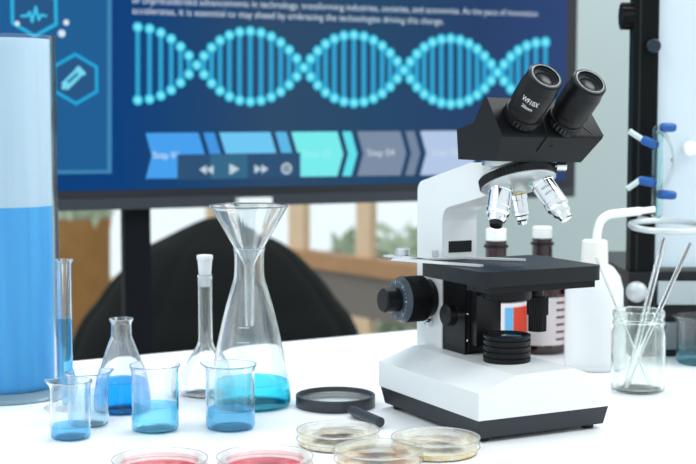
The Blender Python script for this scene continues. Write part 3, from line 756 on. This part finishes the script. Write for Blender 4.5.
def agar(name, base, rim, spot, dark, scale, rad, seed, stretch=1.0, th=.44):
    # pale jelly with a clotted growth that covers the middle and thins out towards the rim
    m = bpy.data.materials.new(name); m.use_nodes = True; nt = m.node_tree; L = nt.links.new; b_ = nt.nodes['Principled BSDF']; b_.inputs['Roughness'].default_value = .35
    tc = nt.nodes.new('ShaderNodeTexCoord'); mp = nt.nodes.new('ShaderNodeMapping'); mp.inputs['Location'].default_value = (seed, seed*.7, 0); mp.inputs['Scale'].default_value = (1, stretch, 1); L(tc.outputs['Object'], mp.inputs[0])
    n1 = nt.nodes.new('ShaderNodeTexNoise'); n1.inputs['Scale'].default_value = scale; n1.inputs['Detail'].default_value = 6; n1.inputs['Roughness'].default_value = .7; L(mp.outputs[0], n1.inputs['Vector'])
    ln = nt.nodes.new('ShaderNodeVectorMath'); ln.operation = 'LENGTH'; L(tc.outputs['Object'], ln.inputs[0])
    mr = nt.nodes.new('ShaderNodeMapRange'); mr.inputs['From Min'].default_value = rad*.45; mr.inputs['From Max'].default_value = rad; mr.inputs['To Min'].default_value = .10; mr.inputs['To Max'].default_value = -.22; L(ln.outputs['Value'], mr.inputs['Value'])
    ad = nt.nodes.new('ShaderNodeMath'); L(n1.outputs['Fac'], ad.inputs[0]); L(mr.outputs[0], ad.inputs[1])
    r1 = nt.nodes.new('ShaderNodeValToRGB'); L(ad.outputs[0], r1.inputs[0])
    E = r1.color_ramp.elements; E[0].position = .30; E[0].color = (*lin(rim), 1); E[1].position = th+.17; E[1].color = (*lin(dark), 1)
    for q, c in ((.40, base), (th, base), (th+.07, spot)): e = E.new(q); e.color = (*lin(c), 1)
    L(r1.outputs[0], b_.inputs['Base Color'])
    return m
AG1 = agar('agar_grey_mould', (244, 243, 237), (230, 208, 160), (170, 150, 118), (40, 34, 28), 60, .036, 1.3, 1.6)
AG2 = agar('agar_yellow', (238, 236, 228), (240, 214, 150), (196, 182, 162), (72, 68, 64), 42, .038, 3.1, 1.7, .47)
AG3 = agar('agar_brown', (236, 230, 218), (232, 200, 150), (196, 140, 84), (92, 88, 88), 50, .038, 5.7, 1.2, .42)
AGR1 = agar('agar_red', (208, 66, 80), (214, 90, 100), (192, 48, 66), (226, 130, 130), 30, .036, 2.2)
AGR2 = agar('agar_crimson', (200, 54, 74), (210, 84, 96), (214, 100, 106), (168, 40, 60), 26, .036, 6.2)
AGEDGE = pm('agar_side', (232, 204, 140), .4)
RIMP = milky('clear_rim', (222, 230, 230), (250, 252, 252), .45, .6)
def dish(label, px, cy, half, top_y, mat, side, tilt=0):
    # base dish with agar, and a lid sitting over it
    p = G(px, cy); d = (p.y*cP+CH*sP)/F; R = half*d
    t = thing('petri_dish', label, 'petri dish', p, 0, 'petri dishes at the front of the table')
    Rb = R-.0025; Ra = Rb-.001 if not side else R*.80
    bm = NB(); add_lathe(bm, [(0, 0), (Rb, 0), (Rb, .012), (Rb-.0009, .012), (Rb-.0009, .0009), (0, .0009)], 72); link('dish', bm, THIN, t)
    bm = NB(); add_lathe(bm, [(0, .001), (Ra, .001), (Ra, .0052), (Ra-.001, .0048), (0, .0048)], 64); link('agar', bm, mat, t)
    bm = NB(); add_lathe(bm, [(R-.001, .0055), (R, .0055), (R, .0135), (R-.0005, .0142), (0, .0142), (0, .0132), (R-.001, .0132)], 72); lid = link('lid', bm, THIN, t)
    bm = NB(); add_tube(bm, [Vector(((R-.0003)*math.cos(2*PI*k/72), (R-.0003)*math.sin(2*PI*k/72), .0138)) for k in range(73)], .00055, 8); link('lid_rim', bm, RIMP, lid)
    bm = NB(); add_tube(bm, [Vector(((R-.0002)*math.cos(2*PI*k/72), (R-.0002)*math.sin(2*PI*k/72), .0058)) for k in range(73)], .0004, 8); link('lid_rim', bm, RIMP, lid)
    return t
dish('petri dish with greyish mould on pale agar, in front of the magnifying glass', 338, 444.5, 41.5, 0, AG1, 0)
dish('petri dish of yellow agar beside the front corner of the microscope', 435.5, 452.5, 44.5, 0, AG2, 0)
dish('petri dish with brown colonies, cut by the bottom edge between the other pale dishes', 378.5, 465, 45, 0, AG3, 0)
dish('petri dish of red agar at the bottom edge, left one below the beakers', 160, 475, 48, 0, AGR1, 1)
dish('petri dish of red agar at the bottom edge, right one beside the pale dishes', 265, 472.5, 48.5, 0, AGR2, 1)
# =================================================================== RIGHT SIDE
# amber reagent bottles
LABELM = pm('label_paper', (222, 214, 216), .6); LRED = pm('label_red', (206, 60, 34), .6); LBL = pm('label_blue', (96, 170, 214), .6); LTX = pm('label_text_brown', (120, 66, 70), .6)
def bottle(px, base_c, half, captop, label, red):
    p = G(px, base_c); d = (p.y*cP+CH*sP)/F; R = half*d
    H = at(px, captop, p.y).z-TT
    t = thing('reagent_bottle', label, 'bottle', p, 0, 'amber reagent bottles behind the microscope')
    bm = NB(); add_lathe(bm, [(0, 0), (R-.003, 0), (R, .003), (R, H-.075), (R*.94, H-.062), (R*.62, H-.046), (.0125, H-.036), (.0125, H-.014), (0, H-.014)], 48); link('body', bm, AMBER, t)
    bm = NB(); add_lathe(bm, [(0, H-.019), (.0118, H-.019), (.0122, H-.018), (.0122, H-.001), (.0112, H), (0, H)], 36); link('cap', bm, WPLAST, t)
    bm = NB(); add_lathe(bm, [(.0128, H-.0225), (.0145, H-.0225), (.0145, H-.0195), (.0128, H-.0195)], 36, closed=True); link('cap_ring', bm, SATIN, t)
    def wrap(name, a0, a1, z0, z1, mat, off):
        bm = NB(); n = 24; r = R+off
        for k in range(n):
            a = a0+(a1-a0)*k/n; b = a0+(a1-a0)*(k+1)/n
            bm.faces.new([bm.verts.new((r*math.cos(q), r*math.sin(q), z)) for q, z in ((a, z0), (b, z0), (b, z1), (a, z1))])
        return link(name, bm, mat, parent=t)
    lab = wrap('label', -PI*1.0, 0, .012, H-.085, LABELM, .0003)
    if red:
        wrap('label_band', -PI*.345, -PI*.03, .02, H-.09, LRED, .0006)
        wrap('label_stripe', -PI*.44, -PI*.35, .02, H-.09, LBL, .0006)
        return t
    for k in range(9):
        z = .018+k*.009; wrap('label_line', -PI*.36, -PI*(.12+.05*(k % 3)), z, z+.0028, LTX, .0006)
    return t
bottle(541, 351, 26, 226.5, 'amber bottle with white cap behind the microscope stage, right one of two', False)
bottle(495, 361, 31, 228.5, 'amber bottle with red and blue label behind the microscope stage, nearer the arm', True)
# wash bottle
p = G(593, 368); d = (p.y*cP+CH*sP)/F; R = 29*d
def zw(y): return at(593, y, p.y).z-TT
wb = thing('wash_bottle', 'white plastic wash bottle with bent spout between microscope and jar', 'bottle', p)
bm = NB(); add_lathe(bm, [(0, 0), (R-.004, 0), (R-.001, .002), (R, .006), (R, zw(300)), (R*.99, zw(288)), (R*.88, zw(276)), (R*.66, zw(267)), (R*.44, zw(263)), (R*.40, zw(258)), (0, zw(258))], 48)
link('body', bm, milky('wash_bottle_plastic', (248, 251, 251), (240, 246, 250), .06, .8, 1.15), wb, angle=60)
bm = NB(); add_lathe(bm, [(0, zw(265)), (R*.46, zw(265)), (R*.43, zw(241)), (R*.40, zw(240)), (0, zw(240))], 40); link('cap', bm, pm('cap_cream', (232, 232, 224), .5), wb)
bm = NB(); pts = [at(x, y, p.y)-p for x, y in ((597, 243), (597.5, 232), (601, 221), (609, 215), (622, 213), (640, 211.2), (655, 209.3))]
add_tube(bm, bez(pts, 6), [4.2*d]*31+[3.2*d]*6, 14); link('spout', bm, WPLAST, wb)
# glass jar with rods
p = G(637.5, 390.5); d = (p.y*cP+CH*sP)/F; R = 27*d; jp = p
def zj(y): return at(637.5, y, p.y).z-TT
jar = thing('glass_jar', 'clear round glass jar holding glass rods right of the microscope', 'jar', p)
pr = [(0, 0), (R-.004, 0), (R-.001, .002), (R, .006), (R, .03), (R, zj(336)), (R*.985, zj(331)), (R*.93, zj(327)), (R*.92, zj(325)), (R*.97, zj(323.5)), (R*.97, zj(321)), (R*.92, zj(319.5)), (R*.92, zj(317)), (R*.96, zj(315.5)), (R*.96, zj(312)), (R*.93, zj(310.5))]
link('glass_wall', glass_shell(pr, .0022), JARG, jar)
GR = 'glass rods in the jar'
def rod(label, foot, tip_px, r, Yoff, hollow=False):
    a = p+Vector(foot); b = at(tip_px[0], tip_px[1], p.y+Yoff); dv = (b-a).normalized()
    bm = NB(); add_tube(bm, [Vector((0, 0, 0)), b-a-dv*.002, b-a], [r, r, r*.7], 14, r_in=r*.62 if hollow else None)
    o = link('glass_rod', bm, GLASS, None, a); tag(o, label, 'rod', GR); return o
rod('glass rod in the jar leaning far right, tip highest on the right', (-.015, -.006, .0048), (690, 243), .0026, .01)
rod('thick hollow glass rod in the jar leaning right, behind the thin long rod', (-.009, .008, .0055), (664, 238), .0036, .02, True)
rod('thin glass rod in the jar leaning left towards the wash bottle', (.014, .004, .0045), (596, 258), .0013, .0)
# lab stand instrument at the right
Yp = 1.66
ins = thing('laboratory_frame', 'black laboratory frame with pale panel behind the glass jar at right', 'laboratory equipment', (at(645, 118, Yp).x, Yp, TT))
o0 = Vector((at(645, 118, Yp).x, Yp, TT))
def I(px, py, dy=0): q = at(px, py, Yp+dy)-o0; return q
def ibox(name, x0, y0, x1, y1, d0, d1, mat, bv=.002):
    a = I(x0, y1); b = I(x1, y0); bm = NB(); add_box(bm, (a.x, d0, max(a.z, 0)), (b.x, d1, b.z)); bevel(bm, bv); return link(name, bm, mat, ins)
base_o = ibox('base', 627, 272, 790, 366, .0, .26, SATIN, .004)
post = ibox('post', 630.5, -90, 661, 273, .004, .030, POSTM, .003)
ibox('post_groove', 638, -90, 642, 272, .0032, .005, pm('post_face', (28, 35, 35), .5, spec=.2), .0004)
ibox('panel', 657, -60, 790, 268, .012, .03, PANEL, .002)
ibox('front_strip', 657, 281, 790, 304, -.006, .002, pm('pale_grey_strip', (176, 186, 190), .4), .002)
bm = NB(); c = I(646, 291.5); add_lathe(bm, [(0, 0), (.0125, 0), (.0128, .006), (.0105, .014), (.004, .017), (0, .0172)], 36, frame((c.x-.012, .001, c.z), (0, -1, 0))); link('silver_knob', bm, pm('satin_silver', (200, 206, 209), .45, metal=.3), ins, angle=60)
ibox('grey_latch', 664, 322, 682, 348, -.01, .001, pm('latch_grey', (120, 128, 132), .4), .002)
c = I(632, 15); bm = NB(); knurled(bm, .0165, 0, .014, 12, frame((c.x+.004, .018, c.z), (-1, 0, 0)), .002); kn = link('clamp_knob', bm, POSTM, ins, angle=15)
c = I(653, 46); bm = NB(); add_cyl(bm, .0085, 0, .012, 24, frame((c.x, .004, c.z), (0, -1, 0)), .002); link('bolt', bm, pm('bolt_steel', (40, 52, 60), .4, metal=.5), ins)
c = I(676, 160); bm = NB(); add_cyl(bm, .0028, 0, .003, 20, frame((c.x, .012, c.z), (0, -1, 0))); link('panel_button', bm, SATIN, ins)
c = I(691, 149); bm = NB(); add_cyl(bm, .009, 0, .012, 24, frame((c.x, .012, c.z), (0, -1, 0)), .002); link('panel_knob', bm, WPLAST, ins)
# ring clamp on the post
rc = at(668, 226, 1.605); 
ring = thing('ring_clamp', 'white metal ring clamp fixed to the black post above the jar', 'clamp', rc)
ring.rotation_euler = (.075, 0, 0)
bm = NB(); Rr = .043
add_tube(bm, [Vector((Rr*math.cos(2*PI*k/48), Rr*math.sin(2*PI*k/48), 0)) for k in range(49)], .0036, 14); link('ring', bm, pm('pale_metal', (206, 214, 216), .35, metal=.5), ring)
bm = NB(); add_tube(bm, [Vector((-.012, Rr, 0)), Vector((-.022, .062, 0))], .0036, 12); link('arm', bm, MATS['pale_metal'], ring)
# glass condenser with blue hose ends
q0 = at(656.5, 218, 1.61)
gcnd = thing('glass_condenser', 'upright glass tube with four blue tipped side arms in front of the black post', 'condenser', q0)
dd_ = 1.62/F
def Q(px, py, dy=0): return at(px, py, 1.61+dy)-q0
bm = NB(); hh = Q(656.5, 126).z; rj = 5.2*dd_
link('jacket', glass_shell([(0, 0), (rj-.002, 0), (rj, .003), (rj, .02), (rj, hh*.5), (rj, hh-.004), (rj*.9, hh)], .0012, 32), pm('pale_aqua_glass', (222, 244, 244), .02, trans=1, ior=1.4), gcnd)
bm = NB(); add_tube(bm, bez([Q(657, 131), Q(666, 136), Q(673, 150), Q(674, 165), Q(667, 182), Q(659, 190)], 6), .0024, 10); link('bypass_tube', bm, pm('pale_tubing', (214, 228, 232), .3, trans=.4), gcnd)
for (x0, y0, x1, y1, xa, ya) in ((658, 146, 641, 139, 629, 131), (656, 183, 638, 180, 627, 189), (660, 127.5, 676, 127.5, None, None), (657, 194, 676, 195.5, None, None)):
    bm = NB(); A_, B_ = Q(x0, y0), Q(x1, y1); add_tube(bm, [A_, A_+(B_-A_)*.12, A_+(B_-A_)*.85, B_], [.0038, .0056, .0052, .0036], 16); arm_o = link('hose_end', bm, BLUEP, gcnd)
    if xa is not None:
        bm = NB(); add_tube(bm, [B_-(B_-A_)*.1, Q(xa, ya)], .0034, 14); link('side_arm', bm, pm('milky_glass', (196, 212, 214), .2), gcnd)
# =================================================================== LIGHT
w = bpy.data.worlds.new('world'); sc.world = w; w.use_nodes = True; nt = w.node_tree; bg = nt.nodes['Background']
tc = nt.nodes.new('ShaderNodeTexCoord'); sp = nt.nodes.new('ShaderNodeSeparateXYZ'); nt.links.new(tc.outputs['Generated'], sp.inputs[0])
cr = nt.nodes.new('ShaderNodeValToRGB'); mr = nt.nodes.new('ShaderNodeMapRange'); mr.inputs['From Min'].default_value = -1; nt.links.new(sp.outputs[2], mr.inputs['Value']); nt.links.new(mr.outputs[0], cr.inputs[0])
E_ = cr.color_ramp.elements; E_[0].position = .35; E_[0].color = (*lin((224, 232, 236)), 1); E_[1].position = .62; E_[1].color = (*lin((232, 244, 250)), 1)
nt.links.new(cr.outputs[0], bg.inputs[0]); bg.inputs[1].default_value = 1.2
def area(name, loc, tgt, size, power, color=(1, 1, 1), sy=None):
    l = bpy.data.lights.new(name, 'AREA'); l.energy = power; l.size = size; l.color = color
    if sy: l.shape = 'RECTANGLE'; l.size_y = sy
    o = bpy.data.objects.new(name, l); COL.objects.link(o); o.location = loc
    o.rotation_euler = (Vector(tgt)-Vector(loc)).to_track_quat('-Z', 'Y').to_euler(); return o
area('ceiling_light_right', (1.5, 1.3, 2.6), (.1, 1.3, .8), .9, 26, (1, .99, .97))
area('ceiling_light_back', (.1, 2.5, 2.7), (-.1, 1.3, .75), 1.0, 30, (.96, .99, 1))
area('left_fill', (-1.4, .6, 2.6), (-.1, 1.3, .8), 1.0, 12, (.98, .99, 1))  # unseen fill, added to brighten the arm and left faces
# =================================================================== RENDER SETTINGS
sc.view_settings.view_transform = 'Standard'; sc.view_settings.look = 'None'; sc.view_settings.gamma = 1; sc.view_settings.exposure = 0.0
sc.view_settings.use_curve_mapping = False
cy = sc.cycles
cy.max_bounces = 24; cy.transmission_bounces = 20; cy.transparent_max_bounces = 24; cy.glossy_bounces = 8; cy.diffuse_bounces = 5
cy.use_denoising = True; cy.sample_clamp_indirect = 0
